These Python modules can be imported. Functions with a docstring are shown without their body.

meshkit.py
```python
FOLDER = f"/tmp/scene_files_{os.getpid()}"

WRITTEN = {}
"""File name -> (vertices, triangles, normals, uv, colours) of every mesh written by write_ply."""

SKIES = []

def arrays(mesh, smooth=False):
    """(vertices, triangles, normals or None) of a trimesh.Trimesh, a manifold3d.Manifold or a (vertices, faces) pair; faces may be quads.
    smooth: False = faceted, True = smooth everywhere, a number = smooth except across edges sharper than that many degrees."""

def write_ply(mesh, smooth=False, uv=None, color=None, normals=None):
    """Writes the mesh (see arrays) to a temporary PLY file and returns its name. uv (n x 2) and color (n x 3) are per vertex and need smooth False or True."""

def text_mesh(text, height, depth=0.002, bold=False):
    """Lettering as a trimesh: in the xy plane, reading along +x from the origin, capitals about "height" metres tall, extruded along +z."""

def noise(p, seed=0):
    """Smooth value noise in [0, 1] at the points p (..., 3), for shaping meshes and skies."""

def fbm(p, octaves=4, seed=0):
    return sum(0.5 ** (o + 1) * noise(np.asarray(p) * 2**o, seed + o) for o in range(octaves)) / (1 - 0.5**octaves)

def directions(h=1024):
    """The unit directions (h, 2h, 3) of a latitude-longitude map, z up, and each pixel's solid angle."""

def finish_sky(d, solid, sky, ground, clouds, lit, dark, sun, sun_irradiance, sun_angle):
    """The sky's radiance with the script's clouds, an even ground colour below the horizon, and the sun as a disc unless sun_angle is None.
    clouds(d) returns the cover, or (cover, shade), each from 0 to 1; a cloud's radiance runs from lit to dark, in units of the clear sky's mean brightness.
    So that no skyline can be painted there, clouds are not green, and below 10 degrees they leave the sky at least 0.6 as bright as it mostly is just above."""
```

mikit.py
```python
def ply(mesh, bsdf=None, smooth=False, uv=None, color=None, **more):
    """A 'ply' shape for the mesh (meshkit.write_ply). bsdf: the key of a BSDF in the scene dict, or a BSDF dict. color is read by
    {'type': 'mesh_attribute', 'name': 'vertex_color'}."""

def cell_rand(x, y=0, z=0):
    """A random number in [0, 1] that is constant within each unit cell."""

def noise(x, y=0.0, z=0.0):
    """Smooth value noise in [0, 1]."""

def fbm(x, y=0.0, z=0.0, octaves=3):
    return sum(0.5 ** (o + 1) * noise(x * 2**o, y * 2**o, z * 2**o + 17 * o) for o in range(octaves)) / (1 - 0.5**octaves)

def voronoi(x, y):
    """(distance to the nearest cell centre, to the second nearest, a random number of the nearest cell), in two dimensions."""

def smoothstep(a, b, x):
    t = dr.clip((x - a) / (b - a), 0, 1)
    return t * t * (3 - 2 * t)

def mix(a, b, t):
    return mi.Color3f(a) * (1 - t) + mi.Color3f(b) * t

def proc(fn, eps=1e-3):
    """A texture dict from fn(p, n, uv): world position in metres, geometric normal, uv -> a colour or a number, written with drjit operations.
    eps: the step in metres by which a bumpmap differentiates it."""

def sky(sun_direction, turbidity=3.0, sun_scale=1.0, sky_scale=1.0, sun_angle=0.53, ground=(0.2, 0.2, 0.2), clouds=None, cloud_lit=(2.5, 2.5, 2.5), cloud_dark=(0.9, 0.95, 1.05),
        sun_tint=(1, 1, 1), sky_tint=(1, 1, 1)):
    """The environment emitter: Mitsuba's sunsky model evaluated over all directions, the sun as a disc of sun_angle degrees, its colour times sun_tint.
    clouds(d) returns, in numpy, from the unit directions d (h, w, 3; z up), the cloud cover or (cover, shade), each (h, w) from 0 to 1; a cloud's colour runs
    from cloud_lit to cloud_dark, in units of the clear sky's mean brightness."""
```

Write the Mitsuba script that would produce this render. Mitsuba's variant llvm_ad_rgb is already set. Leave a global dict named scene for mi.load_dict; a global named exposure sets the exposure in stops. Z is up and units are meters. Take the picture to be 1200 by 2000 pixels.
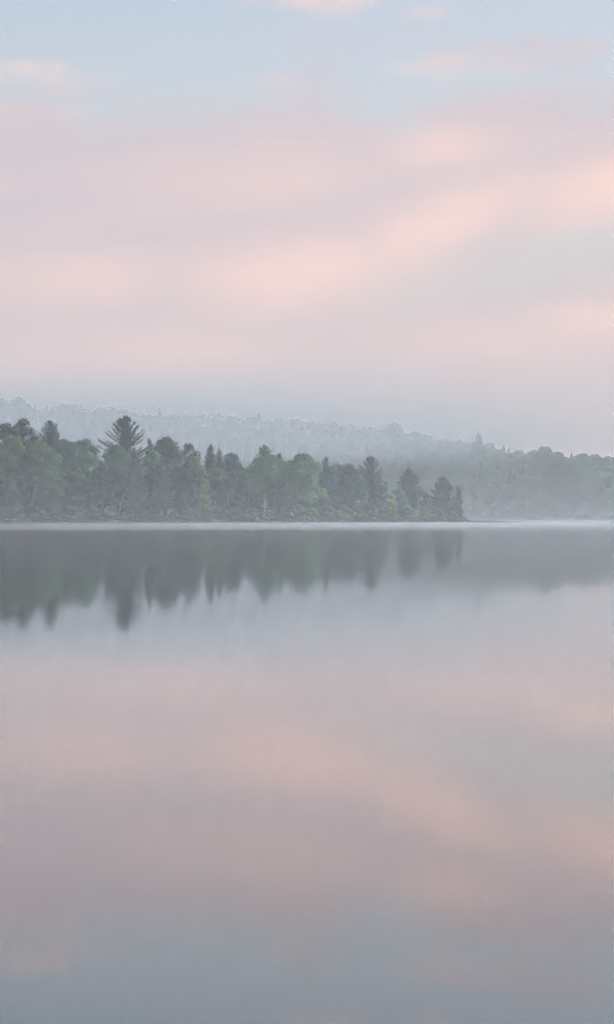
import math
import numpy as np
import trimesh
import mitsuba as mi
import drjit as dr
import mikit
import meshkit
from mikit import fbm, noise, smoothstep

T = mi.ScalarTransform4f
scene, labels = {}, {}

# ------------------------------------------------------------------ camera
F = 7000.0            # focal length in pixels of the 1200 x 2000 photograph (a long lens)
EYE = 1.7             # metres above the water
HORIZON = 1009.0      # row of the horizon
VIEW_UP = (HORIZON - 1000.0) / F
scene['camera'] = {
    'type': 'perspective', 'fov_axis': 'y', 'fov': math.degrees(2 * math.atan(1000.0 / F)),
    'near_clip': 0.5, 'far_clip': 6000.0,
    'to_world': T().look_at(origin=[0, 0, EYE], target=[0, 1000, EYE + 1000 * VIEW_UP], up=[0, 0, 1]),
    'medium': {'type': 'ref', 'id': 'haze_air'},
}
exposure = 3.0

# ------------------------------------------------------------------ sky
SUN_AZ, SUN_EL = 75.0, 12.0        # degrees right of the view, above the horizon
sun = [math.sin(math.radians(SUN_AZ)) * math.cos(math.radians(SUN_EL)),
       math.cos(math.radians(SUN_AZ)) * math.cos(math.radians(SUN_EL)), math.sin(math.radians(SUN_EL))]


def sstep(a, b, x):
    t = np.clip((x - a) / (b - a), 0, 1)
    return t * t * (3 - 2 * t)


def clouds(d):
    """A low deck of dawn cloud up to about nine degrees all round, wisps above it."""
    el = 1.2727 * np.degrees(np.arcsin(np.clip(d[..., 2], -1, 1)))      # in units of 0.79 degrees
    az = 1.2727 * np.degrees(np.arctan2(d[..., 0], d[..., 1]))
    # noise taken on a cylinder so that it meets behind the viewer
    turn = np.arctan2(d[..., 0], d[..., 1])
    cx, cy = 72.9 * np.sin(turn), 72.9 * np.cos(turn)

    def n(fx, fy, seed, octaves=4):
        return meshkit.fbm(np.stack([cx * fx, cy * fx, el * fy], -1), octaves, seed)

    warp = (n(0.25, 0.5, 3) - 0.5) * 2
    fine = (n(0.9, 2.2, 5) - 0.5) * 2

    def blob(a, e, wa, we, tilt=0.0):
        x, y = az - a, el - e
        y = y - tilt * x + 0.28 * fine + 0.12 * warp
        return np.exp(-(x / wa) ** 2 - (y / we) ** 2)

    ragged = n(1.1, 5.0, 31, 4)

    def wisp(a, e, wa, we, tilt=0.0):
        b = blob(a, e, wa * 1.5, we * 1.5, tilt)
        return 0.85 * sstep(0.25, 1.1, b * (0.1 + 1.8 * ragged))

    # deck
    edge = 8.55 + 0.9 * warp + 0.35 * fine - 0.45 * np.exp(-((az - 1.9) / 0.9) ** 2) + 0.35 * np.exp(-((az - 0.1) / 0.8) ** 2)
    deck = 1 - sstep(edge - 0.7, edge + 0.35, el)
    cover = deck * (0.95 - 0.3 * sstep(-1.0, 0, el - edge))
    gap = np.clip(0.8 * blob(5.4, 5.35, 2.6, 0.62, 0.16) + 0.4 * blob(2.4, 4.55, 1.4, 0.4, 0.25), 0, 1)
    cover = cover * (1 - 0.55 * gap)
    # light and shade in the deck
    skewed = meshkit.fbm(np.stack([cx * 0.16, cy * 0.16, (el - 0.09 * cx) * 2.2], -1), 5, 41)
    band = np.maximum.reduce([
        0.9 * blob(0.0, 4.9, 2.8, 0.9, 0.14), 0.95 * blob(2.7, 5.9, 2.2, 0.75, 0.38), 0.95 * blob(6.3, 6.6, 2.5, 0.75, 0.2),
        0.6 * blob(-4.4, 4.7, 2.4, 0.7, 0.08), 0.85 * blob(5.9, 4.0, 1.9, 0.42, 0.06), 0.6 * blob(2.7, 7.5, 1.3, 0.5),
        0.55 * blob(4.2, 3.55, 3.0, 0.6), 0.5 * blob(-2.6, 3.4, 2.6, 0.5), 0.3 * blob(-1.0, 6.9, 3.0, 0.9),
        0.6 * sstep(0.5, 0.62, n(0.12, 0.42, 11)) * sstep(10, 16, np.abs(az))])
    shade = 0.95 + 0.15 * sstep(-1.6, 0, el - edge) - 0.95 * band - 0.18 * warp * (0.4 + 0.6 * sstep(2.5, 5, el)) + 0.26 * (skewed - 0.5) * 2
    low = 1 - sstep(1.6, 4.1, el + 0.35 * warp + 0.2 * fine + 0.25 * np.clip(az, -6, 6) / 6)
    shade = shade * (1 - low) + 0.52 * low
    # wisps over the deck
    lit = np.clip(0.6 * wisp(0.45, 10.32, 0.75, 0.16) + 0.5 * wisp(-0.7, 10.4, 0.6, 0.1) + 0.45 * wisp(2.4, 10.22, 0.45, 0.13) + 0.8 * wisp(-5.3, 8.9, 1.0, 0.2)
                  + 0.45 * wisp(-5.9, 8.1, 1.0, 0.2) + 0.42 * wisp(2.9, 9.08, 1.2, 0.15) + 0.2 * wisp(5.8, 9.46, 0.3, 0.1) + 0.5 * wisp(-0.4, 8.75, 0.5, 0.12)
                  + 0.5 * wisp(4.3, 8.35, 0.7, 0.2), 0, 1)
    dim = np.clip(0.85 * wisp(4.6, 9.4, 1.6, 0.24, 0.02) + 0.4 * wisp(-5.2, 8.5, 1.6, 0.25) + 0.3 * wisp(1.2, 9.7, 2.0, 0.25), 0, 1)
    far = sstep(0.52, 0.72, n(0.12, 0.35, 21)) * sstep(10.5, 13, el) * 0.4
    far = np.maximum(far, sstep(0.5, 0.7, n(0.3, 0.9, 23)) * 0.5 * sstep(6.5, 9, np.abs(az)) * sstep(8.5, 9.5, el) * (1 - sstep(11, 14, el)))
    above = np.clip(lit + dim + far, 0, 1) * 0.9
    above_shade = np.where(lit + dim + far > 1e-4, (dim * 1.0 + far * 0.45) / (lit + dim + far + 1e-6), 0.5)
    total = np.clip(cover + above * (1 - cover), 0, 1)
    shade = (cover * shade + above * (1 - cover) * above_shade) / np.maximum(total, 1e-4)
    return total, np.clip(shade, 0, 1)


scene['sky'] = mikit.sky(sun, turbidity=3.0, sun_scale=0.6, sun_angle=20.0, sky_scale=1.0, clouds=clouds,
                         cloud_lit=(2.50, 1.79, 1.62), cloud_dark=(1.66, 1.45, 1.56), sky_tint=(1.03, 0.87, 0.97), sun_tint=(0.48, 0.89, 2.12))

# ------------------------------------------------------------------ ground
def near_front(x):
    """Shore of the wooded point that comes in from the left."""
    return 915 + 22 * sstep(-10, 46, x) + 2.2 * (meshkit.noise(np.stack([x * 0.06, x * 0 + 3.3, x * 0], -1)) - 0.5) + 1.0 * (meshkit.noise(np.stack([x * 0.25, x * 0 + 1.3, x * 0], -1)) - 0.5)


def near_depth(x):
    return 130 * np.sqrt(np.clip((44.5 - x) / 85, 0, 1)) + np.clip(-x - 150, 0, 1000) * 1.6


RIDGE_X = np.array([-1000, -400, -180, -135, -95, -40, 0, 24, 47, 70, 95, 118, 142, 220, 400, 1000])
RIDGE_H = np.array([60, 50, 40, 35, 32, 28.5, 26, 24, 21, 17, 13, 11, 9.5, 12, 18, 30])


def far_front(x):
    return 1400 + 12 * (meshkit.noise(np.stack([x * 0.02, x * 0 + 7.3, x * 0], -1)) - 0.5) + 3 * (meshkit.noise(np.stack([x * 0.11, x * 0 + 2.3, x * 0], -1)) - 0.5)


def ground_height(x, y):
    x, y = np.asarray(x, float), np.asarray(y, float)

    def shore(d, rise):
        return np.where(d < 0, np.maximum(-1.5, d * 0.16), 0.55 * (1 - np.exp(-np.maximum(d, 0) / 1.6)) + rise)

    f = near_front(x)
    d1 = np.minimum(y - f, f + near_depth(x) - y)
    d1 = np.where(x > 44.5, -9, d1)
    h1 = shore(d1, 0.035 * np.clip(d1, 0, 60))
    d2 = y - far_front(x)
    h2 = shore(d2, np.interp(x, RIDGE_X, RIDGE_H) * sstep(0, 190, d2) + 1.5 * (meshkit.noise(np.stack([x * 0.05, y * 0.05, x * 0], -1)) - 0.5) * sstep(10, 60, d2))
    d3 = np.abs(x - 20) - 330 + 40 * np.sin(y * 0.008)
    h3 = shore(d3, 18 * sstep(0, 220, d3))
    d4 = -14 - y + 4 * np.sin(x * 0.05)
    h4 = shore(d4, 6 * sstep(0, 150, d4))
    return np.maximum.reduce([h1, h2, h3, h4])


def spaced(*pieces):
    return np.unique(np.concatenate([np.arange(a, b, s) for a, b, s in pieces]))


xs = spaced((-1000, -170, 30), (-170, 150, 2.5), (150, 1001, 30))
ys = spaced((-200, 0, 15), (0, 880, 40), (880, 960, 1.2), (960, 1076, 5), (1076, 1376, 20), (1376, 1425, 2.5), (1425, 1640, 8), (1640, 2401, 40))
gx, gy = np.meshgrid(xs, ys)
gz = ground_height(gx, gy)
idx = np.arange(gx.size).reshape(gx.shape)
quads = np.stack([idx[:-1, :-1], idx[:-1, 1:], idx[1:, 1:], idx[1:, :-1]], -1).reshape(-1, 4)
verts = np.stack([gx, gy, gz], -1).reshape(-1, 3)


def soil_colour(p, n, uv):
    t = fbm(p.x * 0.3, p.y * 0.3, 0.0, 4)
    low = smoothstep(0.9, 0.25, p.z)
    return mikit.mix(mikit.mix([0.05, 0.085, 0.045], [0.07, 0.085, 0.05], t), [0.10, 0.09, 0.075], low)


scene['soil'] = {'type': 'diffuse', 'reflectance': mikit.proc(soil_colour)}
scene['ground'] = mikit.ply((verts, quads), 'soil', smooth=True)
labels['ground'] = {'label': 'dark soil banks of the point and wooded slopes behind the lake', 'kind': 'structure'}

# low dark bar running out from the tip of the point
sx = np.linspace(0, 1, 40)
bar_v, bar_f = [], []
for i, t in enumerate(sx):
    x = 40 + 17 * t
    wid, hgt = 2.6 * (1 - t) ** 0.6 + 0.3, 0.72 * (1 - t) ** 0.4 + 0.1
    hgt *= 0.75 + 0.5 * float(meshkit.noise(np.array([t * 14, 0.5, 0.5])))
    cy = 944 + 5 * t + 0.7 * math.sin(t * 7)
    for k in range(9):
        a = math.pi * k / 8
        bar_v.append([x, cy - wid * math.cos(a), hgt * math.sin(a) - 0.02])
for i in range(len(sx) - 1):
    for k in range(8):
        a = i * 9 + k
        bar_f.append([a, a + 9, a + 10, a + 1])
scene['wet_mud'] = {'type': 'principled', 'base_color': {'type': 'rgb', 'value': [0.04, 0.036, 0.032]}, 'roughness': 0.7}
scene['sandbar'] = mikit.ply((np.array(bar_v), np.array(bar_f)), {'type': 'twosided', 'bsdf': {'type': 'ref', 'id': 'wet_mud'}}, smooth=True)
labels['sandbar'] = {'label': 'thin dark bar lying low on the water off the tip of the wooded point', 'kind': 'structure'}

# ------------------------------------------------------------------ water
def water_roughness(p, n, uv):
    """A breeze ruffles the water off the shore; nearer the viewer it lies almost still."""
    ruffle_line = 460 + 10 * (fbm(p.x * 0.02, 5.0, 0.0, 2) - 0.5)
    ruffled = smoothstep(-6.0, 6.0, p.y - ruffle_line)
    strength = 0.55 + 0.45 * smoothstep(-60.0, 35.0, p.x + 14 * (fbm(p.x * 0.03, p.y * 0.01, 2.0, 3) - 0.5))
    middle = smoothstep(140.0, 420.0, p.y)
    streaks = fbm(p.x * 0.012, p.y * 0.06, 1.0, 3)
    calm = 0.031 + 0.028 * middle * (0.6 + 0.8 * streaks)
    return calm * (1 - ruffled) + (0.09 + 0.15 * strength) * ruffled


scene['lake_surface'] = {'type': 'principled', 'base_color': {'type': 'rgb', 'value': [0.007, 0.006, 0.006]}, 'eta': 1.33, 'roughness': mikit.proc(water_roughness)}
wx, wy = np.meshgrid(np.linspace(-995, 995, 41), np.linspace(-195, 2395, 53))
idx = np.arange(wx.size).reshape(wx.shape)
scene['water'] = mikit.ply((np.stack([wx, wy, wx * 0], -1).reshape(-1, 3), np.stack([idx[:-1, :-1], idx[:-1, 1:], idx[1:, 1:], idx[1:, :-1]], -1).reshape(-1, 4)), 'lake_surface')
labels['water'] = {'label': 'still lake water mirroring the trees and the pink sky', 'kind': 'structure'}

# ------------------------------------------------------------------ plants: helpers
scene['leaves'] = {'type': 'twosided', 'bsdf': {'type': 'diffuse', 'reflectance': {'type': 'mesh_attribute', 'name': 'vertex_color'}}}


def bark_colour(p, n, uv):
    t = fbm(p.x * 3.0, p.y * 3.0, p.z * 0.8, 3)
    return mikit.mix([0.045, 0.035, 0.028], [0.12, 0.10, 0.085], t)


def birch_colour(p, n, uv):
    t = fbm(p.x * 0.6, p.y * 0.6, p.z * 2.2, 3)
    return mikit.mix([0.72, 0.70, 0.66], [0.10, 0.09, 0.08], smoothstep(0.6, 0.72, t))


scene['bark'] = {'type': 'diffuse', 'reflectance': mikit.proc(bark_colour)}
scene['birch_bark'] = {'type': 'diffuse', 'reflectance': mikit.proc(birch_colour)}
scene['dead_wood'] = {'type': 'diffuse', 'reflectance': {'type': 'rgb', 'value': [0.62, 0.61, 0.58]}}

scene['bare_wood'] = {'type': 'diffuse', 'reflectance': {'type': 'rgb', 'value': [0.30, 0.28, 0.26]}}

TONES = {   # leaf colours
    'olive': (0.082, 0.140, 0.045), 'fresh': (0.070, 0.158, 0.064), 'green': (0.045, 0.120, 0.050), 'dark': (0.022, 0.062, 0.042),
    'pine': (0.020, 0.054, 0.040), 'teal': (0.028, 0.086, 0.068), 'tan': (0.120, 0.130, 0.06), 'lime': (0.13, 0.215, 0.055),
    'grey': (0.074, 0.082, 0.066), 'brown': (0.076, 0.076, 0.06), 'mid': (0.050, 0.128, 0.070),
}


def unit(v):
    return v / np.maximum(np.linalg.norm(v, axis=-1, keepdims=True), 1e-9)


def blades(rng, c, axis, length, width, colour, facing):
    """One leaf spray (a triangle) for each centre, pointing roughly along axis; its leaves face about the way of facing."""
    n = len(c)
    a = unit(axis)
    b = unit(np.cross(a, rng.normal(size=(n, 3))))
    l, w = np.broadcast_to(length, (n,))[:, None], np.broadcast_to(width, (n,))[:, None]
    v = np.stack([c - a * l * 0.45 + b * w * 0.5, c - a * l * 0.35 - b * w * 0.5, c + a * l * 0.55], 1).reshape(-1, 3)
    nrm = unit(np.broadcast_to(facing, (n, 3)) + rng.normal(size=(n, 3)) * 0.12)
    return v, np.repeat(np.broadcast_to(colour, (n, 3)), 3, 0), np.repeat(nrm, 3, 0)


def tube(points, radii, sides=6):
    p, r = np.asarray(points, float), np.asarray(radii, float)
    t = unit(np.gradient(p, axis=0))
    u = unit(np.cross(t, [0.31, 0.87, 0.11]))
    w = np.cross(t, u)
    a = np.arange(sides) * 2 * np.pi / sides
    v = (p[:, None] + r[:, None, None] * (np.cos(a)[None, :, None] * u[:, None] + np.sin(a)[None, :, None] * w[:, None])).reshape(-1, 3)
    f = []
    for i in range(len(p) - 1):
        for k in range(sides):
            f.append([i * sides + k, i * sides + (k + 1) % sides, (i + 1) * sides + (k + 1) % sides, (i + 1) * sides + k])
    return v, np.array(f)


def join(parts):
    v, f, at = [], [], 0
    for a, b in parts:
        v.append(a)
        f.append(b + at)
        at += len(a)
    return np.vstack(v), np.vstack(f)


def soup(vs):
    v, c, n = (np.vstack([a[k] for a in vs]) for k in range(3))
    f, at = [], 0
    for a in vs:
        f.append((a[3] if len(a) > 3 else np.arange(len(a[0])).reshape(-1, 3)) + at)
        at += len(a[0])
    return v, np.vstack(f), np.clip(c * 1.42, 0.004, 0.9), n


BALL = {k: trimesh.creation.icosphere(k) for k in (1, 2, 3)}


def mass(c, rad, shape, colour, fine=1):
    """The dense leafage inside a bough: a lumpy closed body that the sprays stand out from."""
    d, f = np.array(BALL[fine].vertices), np.array(BALL[fine].faces)
    v = c + d * rad * shape(d)[:, None]
    m = trimesh.Trimesh(v, f, process=False)
    return v, np.broadcast_to(colour, v.shape), np.array(m.vertex_normals), f


def leafy(v, f, c, n, **more):
    path = meshkit.write_ply((v, f), False, color=c, normals=n)
    return {'type': 'ply', 'filename': path, 'face_normals': False, 'bsdf': {'type': 'ref', 'id': 'leaves'}, **more}


def broadleaf(rng, H, R, tone, low=0.16, detail=1.35, spray=0.58, lobes=20, peak=1.0, droop=0.25, fine=1):
    """Crown of leaf sprays on the outside of many overlapping boughs: (vertices, faces, colours), bough ends."""
    base = np.array(TONES[tone])
    out, ends = [], []
    R = R * 1.22
    for k in range(lobes):
        t = (k + rng.random()) / lobes                       # height in the crown
        z = H * (low + (0.94 - low) * t)
        reach = R * (math.sin(math.pi * min(0.98, 0.16 + 0.84 * t ** peak)) ** 0.7) * (0.45 + 0.55 * rng.random())
        ang = k * 2.399 + rng.normal() * 0.35
        rad = np.array([0.46, 0.46, 0.40]) * R * (0.75 + 0.5 * rng.random()) * (1.05 - 0.4 * t)
        rad[2] = min(rad[2], H * 0.16)
        c = np.array([math.cos(ang) * max(0, reach - rad[0] * 0.5), math.sin(ang) * max(0, reach - rad[0] * 0.5), min(z, H - rad[2])])
        ends.append(c)
        n = int(detail * 13 * (rad[0] * rad[1] * rad[2]) ** (2 / 3) / spray ** 2) + 12
        d = unit(rng.normal(size=(n, 3)))
        d[:, 2] = np.where((d[:, 2] < -0.35) & (rng.random(n) < 0.6), -d[:, 2], d[:, 2])
        off = rng.random(3) * 50
        shape = lambda q: 0.72 + 0.5 * meshkit.noise(q * 2.6 + off)
        bumpy = shape(d)
        p = c + d * rad * (bumpy * (0.9 + 0.16 * rng.random(n)))[:, None]
        tint = base * (0.82 + 0.36 * rng.random()) * np.array([1 + 0.12 * rng.normal(), 1, 1 + 0.1 * rng.normal()])
        out.append(mass(c, rad * 0.68, shape, tint, fine))
        col = tint * (0.76 + 0.48 * rng.random((n, 1)))
        axis = d + rng.normal(size=(n, 3)) * 0.75 - np.array([0, 0, droop])
        out.append(blades(rng, p, axis, spray * (0.7 + 0.7 * rng.random(n)), spray * (0.5 + 0.35 * rng.random(n)), col, d + [0, 0, 0.15]))
    # hanging and stray sprays break the outline
    n = int(60 * detail)
    e = np.array(ends)[rng.integers(0, lobes, n)]
    d = unit(rng.normal(size=(n, 3)))
    p = e + d * R * 0.36 * np.array([1.1, 1.1, 0.85])
    p[:, 2] = np.clip(p[:, 2], 0.3, H)
    out.append(blades(rng, p, d + [0, 0, 0.2], spray * 1.2, spray * 0.5, base * (0.8 + 0.4 * rng.random((n, 1))), d))
    return soup(out), ends


def conifer(rng, H, R, tone, low=0.1, gap=0.85, rise=(8, 55), curl=0.35, dense=1.6, taper=0.9, spray=0.5, plume=0.5, per=6, core=0.45, dome=0.7):
    """Whorls of boughs with needle plumes. rise: the boughs' upward slope in degrees at the foot and at the top of the crown."""
    base = np.array(TONES[tone])
    out, limbs = [], []
    R = R * 1.25
    z = H * low
    while z < H * 0.965:
        t = max(0.0, (z / H - low) / (1 - low))
        L0 = R * ((1 - t) ** taper * 0.92 + 0.10) * (1.0 if t > 0.12 else 0.75 + 2 * t)
        for k in range(per):
            ang = rng.random() * 6.283
            L = L0 * (0.7 + 0.42 * rng.random())
            el = math.radians(rise[0] + (rise[1] - rise[0]) * t ** 1.3 + rng.normal() * 4)
            for _ in range(40):     # the top stays domed: outer boughs end lower
                if z + L * (math.sin(el) + curl * 0.5) <= H - dome * R * (L * math.cos(el) / R) ** 1.5:
                    break
                L *= 0.94
            s = np.linspace(0, 1, 6)
            h = s * L * math.cos(el)
            up = s * L * math.sin(el) + curl * L * 0.5 * s ** 2.2
            path = np.stack([h * math.cos(ang), h * math.sin(ang), z + up], 1)
            path[:, 2] = np.minimum(path[:, 2], H * 1.0)
            limbs.append((path, L))
            n = max(6, int(dense * L * 15 / spray * 0.42))
            q = 0.16 + 0.84 * rng.random(n) ** 0.8
            p = np.stack([np.interp(q, s, path[:, j]) for j in range(3)], 1)
            side = np.array([-math.sin(ang), math.cos(ang), 0])
            wide = plume * (0.35 + 0.75 * np.sin(np.pi * np.clip(q * 0.86 + 0.1, 0, 1))) * (0.6 + 0.5 * min(1, L / 3.5))
            p = p + side * (rng.normal(size=n) * wide * 1.25)[:, None] + np.array([0, 0, 1]) * (rng.normal(size=n) * wide * 0.42)[:, None]
            tang = unit(path[-1] - path[0])
            axis = tang + rng.normal(size=(n, 3)) * 0.5 + [0, 0, 0.15]
            tint = base * (0.8 + 0.4 * rng.random())
            out.append(blades(rng, p, axis, spray * (0.8 + 0.7 * rng.random(n)), spray * (0.3 + 0.25 * rng.random(n)), tint * (0.8 + 0.4 * rng.random((n, 1))),
                              np.array([math.cos(ang) * 0.7, math.sin(ang) * 0.7, 0.8])))
        z += gap * (0.8 + 0.4 * rng.random()) * (1.0 if t < 0.8 else 0.8)
    if core:
        off = rng.random(3) * 50
        hc = H * (0.93 - low)
        out.append(mass(np.array([0, 0, H * low + hc * 0.42]), np.array([R * core, R * core, hc * 0.55]),
                        lambda q: (0.75 + 0.5 * meshkit.noise(q * 3.2 + off)) * (1 - 0.35 * q[:, 2]) ** (1 - np.abs(q[:, 2])), base, 2))
    n = int(26 * dense)
    p = np.stack([rng.normal(size=n) * 0.14, rng.normal(size=n) * 0.14, H * (0.955 + 0.045 * rng.random(n))], 1)
    out.append(blades(rng, p, np.array([0, 0, 1.0]) + rng.normal(size=(n, 3)) * 0.45, spray, spray * 0.35, base * (0.8 + 0.4 * rng.random((n, 1))), np.array([0, 0, 1.0]) + rng.normal(size=(n, 3)) * 0.5))
    return soup(out), limbs


used = {}


def key_for(name):
    used[name] = used.get(name, -1) + 1
    return name if used[name] == 0 else f'{name}_{used[name]:03d}'


def spot(px, Y):
    x = (px - 600) / F * Y
    return x, Y, float(ground_height(x, Y))


def height_to(py, Y, z):
    return EYE + (HORIZON - py) / F * Y - z


def put(key, mesh, bsdf, at, smooth=False, colour=None, turn=0.0):
    scene[key] = mikit.ply(mesh, bsdf, smooth=smooth, color=colour, to_world=T().translate(list(at)).rotate([0, 0, 1], turn))


def tree(kind, px, top, half, back, tone, label, seed, group='trees on the wooded point', name=None, lean=0.0, bark='bark', **more):
    """px, top, half: where the photograph has it and how wide; back: metres behind the shore."""
    rng = np.random.default_rng(seed)
    x = (px - 600) / F * 930
    Y = float(near_front(np.array(x))) + back
    at = spot(px, Y)
    H, R = height_to(top, Y, at[2]), half / F * Y
    key = key_for(name or {'leaf': 'broadleaf_tree', 'pine': 'pine_tree', 'fir': 'fir_tree'}[kind])
    if kind == 'leaf':
        if back >= 40:
            more = {'low': 0.5, 'peak': 1.7, **more}
        (v, f, c, nr), ends = broadleaf(rng, H, R, tone, **more)
        limbs = [tube([[0, 0, H * (0.12 + 0.5 * e[2] / H * 0.9)], [e[0] * 0.5, e[1] * 0.5, H * 0.1 + e[2] * 0.72], e], [0.13, 0.08, 0.03], 4) for e in ends[::2] if e[2] > H * 0.3]
        reach = 0.86
    else:
        (v, f, c, nr), boughs = conifer(rng, H, R, tone, **more)
        limbs = [tube(b[::2], np.linspace(0.045, 0.015, 3) * (0.6 + L * 0.12), 3) for b, L in boughs[::2]]
        reach = 0.97
    hs = np.linspace(0, 1, 8)
    wob = np.cumsum(rng.normal(size=(8, 2)) * 0.06, 0)
    spine = np.stack([wob[:, 0] + lean * H * (hs ** 1.3), wob[:, 1], -0.3 + hs * (H * reach + 0.3)], 1)
    trunk = tube(spine, (0.012 * H + 0.05 if bark == 'bark' else 0.2) * (1 - 0.88 * hs) + 0.02, 8)
    if lean:
        v = v + np.stack([lean * H * np.clip(v[:, 2] / H, 0, 1.2) ** 1.3, v[:, 0] * 0, v[:, 0] * 0], 1)
    put(key + '__trunk', join([trunk] + (limbs if bark == 'bark' else [])), bark, at, smooth=True)
    scene[key + '__crown'] = leafy(v, f, c, nr, to_world=T().translate(list(at)))
    labels[key] = {'label': label, 'category': 'tree', 'group': group}
    return key


# ------------------------------------------------------------------ trees on the point
PINE = dict(low=0.12, gap=1.15, rise=(12, 62), curl=0.4, taper=0.8, per=6)
FIR = dict(low=0.45, gap=0.55, rise=(-4, 35), curl=0.2, taper=0.95, per=6, plume=0.36)

# back row, the skyline
tree('leaf', 12, 824, 30, 62, 'dark', 'dark broadleaf crown cut by the left edge on the skyline', 1, lobes=16)
tree('leaf', 46, 814, 30, 58, 'dark', 'tallest dark rounded crown on the skyline left of the small pine', 2, lobes=14)
tree('pine', 98, 821, 24, 56, 'pine', 'small-topped pine with tufted boughs beside the tall dark rounded crown', 3, low=0.66, gap=0.85, rise=(16, 62), taper=0.55, curl=0.4, plume=0.28, core=0.25)
tree('leaf', 165, 855, 30, 52, 'mid', 'grey-green broadleaf crown on the skyline in the dip left of the big pine', 4)
tree('pine', 245, 811, 46, 46, 'pine', 'tallest pine of the point, fan of upswept boughs standing clear of the skyline', 5, low=0.46, gap=0.62, rise=(6, 64), curl=0.42, taper=0.32, dome=0.9, per=6, core=0.2, plume=0.26, spray=0.42)
tree('fir', 292, 856, 15, 50, 'dark', 'narrow dark conifer just right of the tallest pine', 6, **FIR)
tree('leaf', 325, 851, 28, 48, 'dark', 'dark tree with a ragged clumpy top right of the narrow conifer', 7, lobes=26)
tree('leaf', 368, 864, 22, 48, 'dark', 'dark tree with an uneven knobbly top above the tan crown', 8, lobes=18)
tree('fir', 412, 867, 20, 46, 'dark', 'pointed dark fir, the taller of a neighbouring pair on the skyline', 9, **FIR)
tree('fir', 429, 876, 16, 48, 'dark', 'pointed dark fir, the shorter of a neighbouring pair on the skyline', 10, **FIR)
tree('leaf', 452, 884, 26, 44, 'teal', 'blue-green broadleaf crown sloping down to the gap left of the birch', 11)
tree('pine', 517, 869, 24, 44, 'mid', 'pale green pine with a spiky fan top above the birch', 12, low=0.70, gap=0.8, rise=(18, 64), taper=0.5, plume=0.26, core=0.25)
tree('fir', 546, 885, 16, 58, 'teal', 'faint pointed conifer in the mist right of the spiky pale pine', 13, **FIR)
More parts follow.
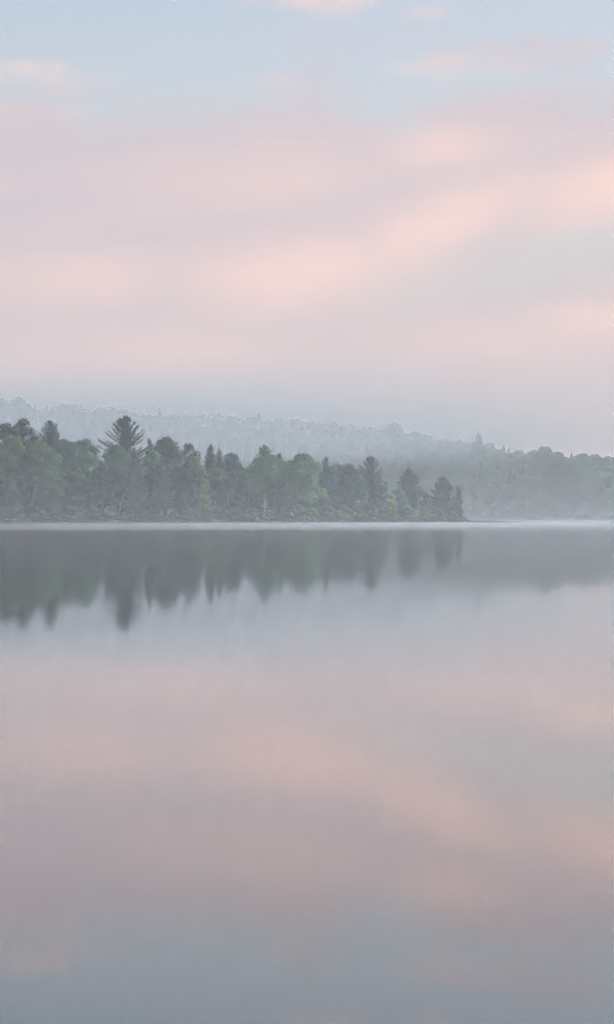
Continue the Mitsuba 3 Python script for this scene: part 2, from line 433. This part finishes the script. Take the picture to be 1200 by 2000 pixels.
tree('leaf', 592, 886, 34, 40, 'mid', 'broadleaf tree with a peaked pale green top in the middle of the point', 14, peak=1.0, lobes=24)
tree('fir', 636, 892, 18, 44, 'dark', 'dark blunt-topped fir right of the peaked green broadleaf', 15, **FIR)
tree('leaf', 657, 904, 20, 46, 'teal', 'small blue-green crown between the blunt fir and the knobbly dark tree', 16)
tree('leaf', 682, 906, 26, 36, 'dark', 'dark knobbly-topped tree left of the pine with a clear triangular top', 17, lobes=22)
tree('pine', 724, 890, 29, 30, 'pine', 'pine with a clear triangular top of spaced upswept boughs', 18, low=0.22, gap=0.9, rise=(18, 55), taper=0.3, dome=1.05, per=6, core=0.25, plume=0.25, spray=0.42)
tree('pine', 800, 914, 31, 24, 'pine', 'broad feathery pine between two yellow-green shrubs', 19, low=0.12, gap=0.7, rise=(14, 56), taper=0.35, dome=1.15, per=7, core=0.4, plume=0.28, spray=0.42)
tree('fir', 865, 932, 27, 12, 'pine', 'dense broad fir near the tip of the point', 20, low=0.05, gap=0.55, rise=(6, 46), taper=0.35, dome=1.2, per=8, curl=0.3, plume=0.36)
tree('fir', 895, 948, 13, 9, 'pine', 'slim dark spruce, last tree before the tip of the point', 21, low=0.04, gap=0.5, rise=(0, 35), taper=0.85)
# middle row
tree('leaf', 22, 850, 46, 34, 'olive', 'big olive-green crown at the left edge above the grey conical tree', 22, lobes=28)
tree('leaf', 78, 862, 44, 30, 'olive', 'big olive-green crown second from the left edge, below the tall dark crown', 23, lobes=28)
tree('leaf', 122, 858, 36, 40, 'mid', 'green crown below and right of the small-topped pine', 24)
tree('leaf', 100, 908, 32, 14, 'fresh', 'drooping bright green tree lit on its right side near the left shore', 25, droop=0.7, lobes=24)
tree('leaf', 166, 880, 42, 20, 'fresh', 'tall bright green tree reaching down to the shore left of the tallest pine', 26, lobes=32, low=0.08, droop=0.5)
tree('leaf', 226, 868, 40, 30, 'mid', 'wide grey-green crown directly under the tallest pine', 27, lobes=26)
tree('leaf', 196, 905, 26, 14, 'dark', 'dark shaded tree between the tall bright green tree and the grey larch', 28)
tree('fir', 268, 888, 24, 12, 'grey', 'grey-brown larch below and right of the tallest pine', 29, low=0.06, gap=0.75, rise=(-2, 30), taper=0.7, per=5)
tree('fir', 316, 902, 26, 10, 'grey', 'grey-brown larch with a pale stem at its foot', 30, bark='birch_bark', low=0.2, gap=0.75, rise=(-2, 30), taper=0.7, per=5)
tree('leaf', 300, 880, 28, 32, 'mid', 'muted green crown behind the two grey larches', 31)
tree('leaf', 346, 884, 30, 28, 'teal', 'blue-green crown left of the tan crown', 32)
tree('leaf', 380, 890, 26, 24, 'tan', 'tan-tinged crown under the knobbly dark tree', 33)
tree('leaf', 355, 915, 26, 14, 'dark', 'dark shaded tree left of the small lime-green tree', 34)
tree('leaf', 421, 914, 27, 18, 'fresh', 'yellow-green rounded tree overhanging the small lime-green tree', 35, droop=0.6)
tree('leaf', 399, 945, 15, 6, 'lime', 'small lime-green tree by the shore, brightest of the point', 36, low=0.05, spray=0.5)
tree('leaf', 462, 900, 30, 28, 'dark', 'dark blue-green tree left of the birch', 37)
tree('leaf', 516, 888, 42, 15, 'fresh', 'wide pale green birch crown on a leaning white stem', 38, name='birch_tree', low=0.46, lobes=30, lean=0.07, bark='birch_bark')
tree('leaf', 556, 905, 26, 26, 'mid', 'green crown between the birch and the tall pale green tree', 39)
tree('leaf', 588, 902, 42, 14, 'fresh', 'tall pale green tree right of the birch, reaching down to the shore', 40, lobes=34, low=0.08, droop=0.5)
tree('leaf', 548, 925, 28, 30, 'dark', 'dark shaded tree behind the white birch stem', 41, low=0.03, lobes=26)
tree('leaf', 648, 918, 30, 22, 'teal', 'dark teal tree right of the tall pale green tree', 42)
tree('leaf', 694, 928, 30, 16, 'teal', 'teal tree at the foot of the knobbly-topped tree', 43)
tree('leaf', 745, 945, 22, 18, 'mid', 'green low tree right of the triangular pine', 44, low=0.06)
tree('fir', 20, 917, 22, 7, 'grey', 'grey conical tree at the left edge by the shore', 45, low=0.04, gap=0.6, rise=(-4, 35), taper=0.8, per=7)
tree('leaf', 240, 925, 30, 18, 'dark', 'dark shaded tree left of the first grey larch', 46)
tree('leaf', 620, 950, 22, 12, 'green', 'green low tree at the right foot of the tall pale green tree', 47, low=0.06)
tree('leaf', 780, 955, 20, 20, 'mid', 'low green tree behind the pale arched branch', 48, low=0.05)
tree('leaf', 832, 962, 15, 12, 'fresh', 'yellow-green low tree between the feathery pine and the dense fir', 49, low=0.05)
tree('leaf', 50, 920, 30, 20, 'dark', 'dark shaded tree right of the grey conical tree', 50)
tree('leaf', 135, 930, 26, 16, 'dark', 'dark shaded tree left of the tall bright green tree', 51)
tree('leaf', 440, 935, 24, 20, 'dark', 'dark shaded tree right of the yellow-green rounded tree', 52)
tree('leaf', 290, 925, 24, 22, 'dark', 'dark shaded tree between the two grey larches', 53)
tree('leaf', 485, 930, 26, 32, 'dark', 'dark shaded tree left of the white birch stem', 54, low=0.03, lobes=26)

# ------------------------------------------------------------------ shrubs along the water
SHRUBS = [  # px, top, half, metres behind the shore, tone, label
    (8, 1000, 14, 3, 'brown', 'brownish shrub at the left edge of the bank'),
    (40, 1004, 16, 3, 'olive', 'olive shrub right of the grey conical tree'),
    (70, 1000, 15, 5, 'green', 'green shrub on the bank under the drooping bright tree'),
    (98, 993, 14, 3, 'brown', 'brownish twiggy shrub under the drooping bright tree'),
    (128, 998, 16, 4, 'grey', 'grey shrub left of the tall bright green tree foot'),
    (158, 1000, 14, 3, 'olive', 'olive shrub at the foot of the tall bright green tree'),
    (186, 992, 16, 4, 'brown', 'brownish shrub right of the tall bright green tree foot'),
    (218, 988, 20, 5, 'olive', 'large olive shrub on the bank below the tallest pine'),
    (250, 996, 16, 3, 'grey', 'grey shrub on the bank left of the first grey larch'),
    (282, 1002, 15, 2.5, 'green', 'green shrub on the bank between the grey larches'),
    (312, 1003, 14, 2.5, 'grey', 'grey shrub under the second grey larch'),
    (340, 1000, 16, 3, 'olive', 'olive shrub right of the second grey larch'),
    (372, 992, 16, 3, 'brown', 'brownish shrub left of the small lime-green tree'),
    (404, 996, 16, 2.5, 'olive', 'olive shrub in front of the small lime-green tree'),
    (430, 985, 18, 4, 'brown', 'brownish shrub right of the small lime-green tree'),
    (460, 990, 20, 4, 'brown', 'broad brownish shrub left of the birch stem'),
    (492, 992, 18, 3, 'grey', 'grey shrub just left of the birch stem'),
    (530, 995, 16, 2.5, 'brown', 'brownish shrub in front of the birch stem'),
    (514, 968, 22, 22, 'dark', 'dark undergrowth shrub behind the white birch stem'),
    (556, 998, 16, 2.5, 'grey', 'grey shrub right of the birch stem'),
    (582, 985, 16, 4, 'tan', 'tan shrub at the foot of the tall pale green tree'),
    (612, 992, 16, 3, 'olive', 'olive shrub right of the tall pale green tree foot'),
    (642, 988, 18, 3, 'grey', 'grey shrub under the dark teal tree'),
    (672, 985, 18, 4, 'olive', 'olive shrub under the knobbly-topped tree'),
    (700, 978, 14, 4, 'green', 'tall green shrub left of the triangular pine'),
    (726, 985, 18, 3, 'brown', 'brownish shrub at the foot of the triangular pine'),
    (763, 964, 17, 7.5, 'lime', 'rounded yellow-green shrub under the pale arched branch'),
    (796, 986, 18, 4, 'green', 'green shrub at the foot of the feathery pine'),
    (828, 990, 16, 3, 'olive', 'olive shrub right of the feathery pine'),
    (856, 994, 16, 2.5, 'brown', 'brownish shrub under the dense fir'),
    (882, 998, 16, 2.5, 'grey', 'grey shrub under the slim spruce'),
    (903, 1008, 12, 2.0, 'green', 'low green shrub closest to the tip of the point'),
]
for i, (px, top, half, back, tone, text) in enumerate(SHRUBS):
    rng = np.random.default_rng(500 + i)
    Y = float(near_front(np.array((px - 600) / F * 930))) + back
    at = spot(px, Y)
    H, R = height_to(top, Y, at[2]), half / F * Y * 1.15
    (v, f, c, nr), ends = broadleaf(rng, H, R, tone, low=0.02, spray=0.36, lobes=14, peak=0.5, droop=-0.1)
    key = key_for('shrub')
    scene[key] = leafy(v, f, c, nr, to_world=T().translate(list(at)))
    labels[key] = {'label': text, 'category': 'shrub', 'group': 'shrubs along the bank of the point'}

# scrub that runs down to the very tip
rng = np.random.default_rng(77)
for i, (px, top, half) in enumerate([(890, 1005, 10), (908, 1011, 9), (918, 1016, 6)]):
    Y = float(near_front(np.array((px - 600) / F * 930))) + 1.2
    at = spot(px, Y)
    (v, f, c, nr), _ = broadleaf(rng, height_to(top, Y, at[2]), half / F * Y * 1.2, 'green', low=0.02, spray=0.3, lobes=10, droop=-0.1)
    key = key_for('shrub')
    scene[key] = leafy(v, f, c, nr, to_world=T().translate(list(at)))
    labels[key] = {'label': 'creeping scrub low over the water at the tip of the point', 'category': 'shrub', 'group': 'scrub at the tip'}

# pale bough arching over the yellow-green shrub
at = spot(764, float(near_front(np.array([22.0]))[0]) + 3.2)
z0 = at[2]
zz = lambda py: height_to(py, at[1], z0)
xx = lambda px: (px - 764) / F * at[1]
arch = [[xx(748), 0.4, zz(969.5)], [xx(752), 0.2, zz(965.6)], [xx(756), 0, zz(963)], [xx(761), 0, zz(962.4)], [xx(765), 0, zz(964.5)], [xx(769), 0.1, zz(968)], [xx(772), 0.3, zz(970.5)], [xx(775), 0.6, zz(971.5)]]
fork = [[xx(757), 0, zz(964.5)], [xx(759.5), -0.2, zz(966.8)], [xx(764), -0.3, zz(966.4)], [xx(768), -0.2, zz(968.5)]]
put('fallen_branch', join([tube(arch, [0.07, 0.12, 0.16, 0.17, 0.16, 0.14, 0.11, 0.07], 7), tube(fork, [0.1, 0.11, 0.1, 0.05], 6)]), 'dead_wood', at, smooth=True)
labels['fallen_branch'] = {'label': 'pale bleached branch arching over the rounded yellow-green shrub', 'category': 'branch'}

at = spot(237, float(near_front(np.array([-48.0]))[0]) + 4)
pt = lambda px, py, dy=0.0: [(px - 237) / F * at[1], dy, height_to(py, at[1], at[2])]
put('bare_sapling', join([tube([pt(233, 1012), pt(235, 990), pt(238, 976), pt(243, 965), pt(248, 958)], [0.13, 0.11, 0.09, 0.06, 0.03], 6),
                          tube([pt(235.3, 987), pt(232, 977, 0.3), pt(230, 970, 0.5)], [0.06, 0.05, 0.02], 5)]), 'bare_wood', at, smooth=True)
labels['bare_sapling'] = {'label': 'thin bare grey stem leaning right below the tallest pine', 'category': 'sapling'}

# grass on the bank
rng = np.random.default_rng(9)
n = 9000
px = rng.uniform(-30, 922, n)
x = (px - 600) / F * 930
Y = near_front(x) + 0.15 + 3.2 * rng.random(n) ** 1.5
ok = Y < near_front(x) + near_depth(x)
x, Y = x[ok], Y[ok]
n = len(x)
patch = meshkit.noise(np.stack([x * 0.12, Y * 0 + 4, Y * 0], -1))
hgt = (0.25 + 0.5 * rng.random(n)) * (0.5 + 0.9 * patch)
p = np.stack([x, Y, ground_height(x, Y) + hgt * 0.4], 1)
col = np.where((patch > 0.5)[:, None], [0.10, 0.115, 0.05], [0.08, 0.07, 0.05]) * (0.7 + 0.6 * rng.random((n, 1)))
scene['grass'] = leafy(*soup([blades(rng, p, np.array([0, 0, 1.0]) + rng.normal(size=(n, 3)) * 0.35, hgt, 0.14, col, np.array([0, -0.5, 1.0]))]))
labels['grass'] = {'label': 'pale grass fringe along the bank of the point', 'category': 'grass', 'kind': 'stuff'}

# ------------------------------------------------------------------ the wooded hill across the lake
def far_crown(rng, H, R, colour, lobes):
    """A whole crown seen from a kilometre: lumpy boughs, no single sprays."""
    out = []
    for k in range(lobes):
        t = (k + 0.5) / lobes
        ang, z = k * 2.399 + rng.normal() * 0.3, H * (0.22 + 0.66 * t)
        reach = R * math.sin(math.pi * min(0.97, 0.2 + 0.72 * t ** 1.2)) * 0.62
        rad = np.array([0.5, 0.5, 0.42]) * R * (0.8 + 0.4 * rng.random()) * (1.1 - 0.35 * t)
        c = np.array([math.cos(ang) * reach, math.sin(ang) * reach, min(z, H - rad[2] * 0.95)])
        off = rng.random(3) * 50
        out.append(mass(c, rad, lambda q: 0.7 + 0.42 * meshkit.noise(q * 2.2 + off) + 0.08, colour, 2))
    v, f, c, n = soup(out)
    return v, f, c, unit(n * 0.32 + unit(v - [0, 0, H * 0.35]) * 0.3 + [0, 0, 0.75])


def far_conifer(rng, H, R, colour):
    a, zs = np.arange(14) * 2 * np.pi / 14, np.linspace(0, 1, 22)
    v, n = [], []
    for i, t in enumerate(zs):
        r = R * ((1 - t) ** 0.85 + 0.02) * (0.86 + 0.2 * (i % 4 == 0)) * (0.92 + 0.16 * rng.random(14))
        v.append(np.stack([r * np.cos(a), r * np.sin(a), np.full(14, H * (0.1 + 0.9 * t)) - 0.12 * r], 1))
        n.append(unit(np.stack([np.cos(a), np.sin(a), np.full(14, 2.0)], 1)))
    f = [[i * 14 + k, i * 14 + (k + 1) % 14, (i + 1) * 14 + (k + 1) % 14] for i in range(21) for k in range(14)] + [[i * 14 + k, (i + 1) * 14 + (k + 1) % 14, (i + 1) * 14 + k] for i in range(21) for k in range(14)]
    v = np.vstack(v)
    return v, np.array(f), np.broadcast_to(colour, v.shape) * 1.3, np.vstack(n)


HILL = np.array([0.040, 0.085, 0.050])
protos = []
for k in range(9):
    rng = np.random.default_rng(900 + k)
    if k < 6:
        protos.append(far_crown(rng, 17.0, 5.6 + 0.4 * (k % 3), HILL * [(1.0, 1, 1), (0.92, 1.02, 1), (0.9, 0.95, 1.05), (1.12, 1.05, 0.95), (1.08, 1.12, 0.95), (0.85, 0.88, 0.95)][k], 9))
    else:
        protos.append(far_conifer(rng, 18.0, 3.6, HILL * 0.8))
hill_ply = [(leafy(v, f, c, nr), v, f, c, nr) for v, f, c, nr in protos]

rng = np.random.default_rng(42)
cand = []
for gx_ in np.arange(-190, 185, 7.2):
    for gy_ in np.arange(1404, 1645, 8.0):
        x, y = gx_ + rng.uniform(-3.2, 3.2), gy_ + rng.uniform(-3.4, 3.4)
        if y < far_front(np.array(x)) + 2.5 or abs(x / y) > 0.108:
            continue
        k = int(rng.integers(0, 6)) if rng.random() < 0.86 else int(rng.integers(6, 9))
        cand.append([x, y, float(ground_height(x, y)), k, rng.uniform(0.72, 1.12), rng.uniform(0, 360)])
ridge_named = [  # px, top, Y, prototype, label
    (935, 845, 1495, 7, 'tall tiered pine standing above the far ridge right of centre'),
    (34, 773, 1590, 1, 'tall hazy crown on the far ridge near the left edge'),
    (770, 823, 1570, 2, 'rounded crown rising above the fading far ridge'),
    (655, 822, 1590, 5, 'faint crown on the far ridge almost lost in the mist'),
    (430, 808, 1600, 8, 'faintest pointed crown on the far ridge, left of centre'),
    (1072, 865, 1450, 3, 'rounded crown on the far ridge at the right, highest of its neighbours'),
    (1130, 881, 1440, 0, 'low domed crown on the far ridge close to the right edge'),
]
for px, top, Y, k, text in ridge_named:
    at = spot(px, Y)
    s = height_to(top, Y, at[2]) / (17.0 if k < 6 else 18.0)
    key = key_for('hill_tree')
    scene[key] = {**hill_ply[k][0], 'to_world': T().translate(list(at)).rotate([0, 0, 1], 40.0 * k).scale([s * (0.9 if k < 6 else 1.5), s * (0.9 if k < 6 else 1.5), s])}
    labels[key] = {'label': text, 'category': 'tree', 'group': 'trees on the hill across the lake'}
# which of them the lake's near side shows: swept from the front, over the skyline of the point
SKY_X = [0, 60, 100, 130, 165, 205, 245, 285, 330, 370, 410, 455, 480, 517, 550, 592, 630, 680, 705, 724, 745, 770, 800, 830, 865, 900, 915, 925, 1200]
SKY_Y = [830, 818, 830, 865, 860, 860, 815, 860, 855, 870, 870, 890, 905, 875, 900, 890, 905, 912, 930, 895, 930, 950, 920, 955, 938, 955, 1015, 1019, 1019]
cols = np.arange(-100, 1300)
line = np.interp(cols, SKY_X, SKY_Y)
shown = []
for i, (x, y, z, k, s, a) in sorted(enumerate(cand), key=lambda q: q[1][1]):
    px, top, half = 600 + F * x / y, HORIZON - F * (z + 17 * s - EYE) / y, F * 5.5 * s / y
    sel = (cols > px - half) & (cols < px + half) & (cols > -5) & (cols < 1205)
    gain = np.maximum(0, line[sel] - top - ((cols[sel] - px) / half) ** 2 * 0.4 * (F * 17 * s / y)).sum() if sel.any() else 0
    if sel.any():
        line[sel] = np.minimum(line[sel], top + ((cols[sel] - px) / half) ** 2 * 0.4 * (F * 17 * s / y))
    shown.append((gain, i))
shown.sort(reverse=True)
single = {i for g, i in shown[:275] if g > 25}
used_text = {}
wood_v, wood_c, wood_n, wood_f = [], [], [], []
for i, (x, y, z, k, s, a) in enumerate(cand):
    m = T().translate([x, y, z]).rotate([0, 0, 1], a).scale([s, s, s])
    if i in single:
        px = 600 + F * x / y
        key = key_for('hill_tree')
        scene[key] = {**hill_ply[k][0], 'to_world': m}
        shore = y < far_front(np.array(x)) + 14
        what = 'conifer' if k >= 6 else 'broadleaf tree'
        where = ('behind the left end of the point' if px < 170 else 'behind the tallest pine' if px < 320 else 'behind the fir pair' if px < 470 else 'behind the birch' if px < 560
                 else 'behind the pale green trees' if px < 660 else 'above the triangular pine' if px < 750 else 'above the feathery pine' if px < 840
                 else 'above the tip of the point' if px < 960 else 'right of the point' if px < 1030 else 'midway from point to right edge' if px < 1110 else 'close to the right edge')
        if shore:
            text, grp = f'misty {what} at the far waterline {where}', 'trees at the far waterline'
        else:
            row = 'low' if y < 1465 else 'halfway up' if y < 1540 else 'high'
            text, grp = f'{"mist-veiled" if px < 560 else "hazy"} {what} {row} on the far slope, {where}', f'far slope {what}s'
        used_text.setdefault(text, []).append(key)
        labels[key] = {'label': text, 'category': 'tree', 'group': grp}
    else:
        v, fk, c, nr = hill_ply[k][1:]
        wood_f.append(fk + sum(map(len, wood_v)))
        ca, sa = math.cos(math.radians(a)), math.sin(math.radians(a))
        v = v * s
        wood_v.append(np.stack([v[:, 0] * ca - v[:, 1] * sa + x, v[:, 0] * sa + v[:, 1] * ca + y, v[:, 2] + z], 1))
        wood_c.append(c)
        wood_n.append(np.stack([nr[:, 0] * ca - nr[:, 1] * sa, nr[:, 0] * sa + nr[:, 1] * ca, nr[:, 2]], 1))
v = np.vstack(wood_v)
scene['forest'] = leafy(v, np.vstack(wood_f), np.vstack(wood_c), np.vstack(wood_n))
labels['forest'] = {'label': 'wood covering the hill across the lake, fading into mist', 'category': 'forest', 'kind': 'stuff'}

# ------------------------------------------------------------------ haze
X0, X1, Y0, Y1, Z0, Z1 = -1010.0, 1010.0, -210.0, 2410.0, -3.0, 90.0
hx, hy, hz = (a + (np.arange(k) + 0.5) * (b - a) / k for a, b, k in ((X0, X1, 82), (Y0, Y1, 105), (Z0, Z1, 310)))
HZ, HY, HX = np.meshgrid(hz, hy, hx, indexing='ij')
uneven = meshkit.fbm(np.stack([HX * 0.012, HY * 0.006, HZ * 0.06], -1), 3, 4)
haze = 0.00056 * np.exp(-np.maximum(HZ, 0) / 26) * np.interp(HX, [-120, -30, 45, 130], [0.72, 0.92, 1.22, 1.0])
profile = np.interp(HX, [-140, -60, 0, 60, 120, 200], [2.4, 2.3, 1.9, 1.0, 0.3, 0.25])
floor_ = np.interp(HX, [-140, -60, 0, 60, 120], [4, 8, 13, 18, 22])
bank = sstep(0, 18, HZ - floor_ + 14 * (uneven - 0.5)) * sstep(1150, 1350, HY) * (1 - sstep(1750, 1900, HY)) * (1 - sstep(26, 62, HZ + 20 * (uneven - 0.5))) * profile
haze += 0.0048 * bank * (0.6 + 0.8 * uneven)
haze += 0.00064 * sstep(980, 1120, HY) * np.exp(-np.maximum(HZ, 0) / 30)
mist = (HZ < 0.3) * sstep(390, 620, HY) * (1 - sstep(1330, 1400, HY)) * np.interp(HX, [-80, -20, 40, 110], [0.05, 0.3, 1.25, 1.5]) * (0.6 + 0.8 * uneven)
haze += 0.015 * mist
haze += 0.0008 * np.exp(-np.maximum(HZ, 0) / 2.2) * sstep(740, 900, HY) * (1 - sstep(1300, 1400, HY))
DENSEST = float(haze.max())
scene['haze_air'] = {
    'type': 'heterogeneous', 'albedo': {'type': 'rgb', 'value': [0.990, 0.985, 0.987]}, 'scale': 1.0,
    'sigma_t': {'type': 'gridvolume', 'grid': mi.VolumeGrid(haze[..., None].astype(np.float32)), 'raw': True,
                'to_world': T().translate([X0, Y0, Z0]).scale([X1 - X0, Y1 - Y0, Z1 - Z0])},
    'phase': {'type': 'hg', "g": 0.2},
}
scene['haze'] = {'type': 'cube', 'to_world': T().translate([(X0 + X1) / 2, (Y0 + Y1) / 2, (Z0 + Z1) / 2]).scale([(X1 - X0) / 2, (Y1 - Y0) / 2, (Z1 - Z0) / 2]),
                 'bsdf': {'type': 'null'}, 'interior': {'type': 'ref', 'id': 'haze_air'}}
labels['haze'] = {'label': 'pale morning mist hanging over the lake and the hill', 'category': 'mist', 'kind': 'stuff'}
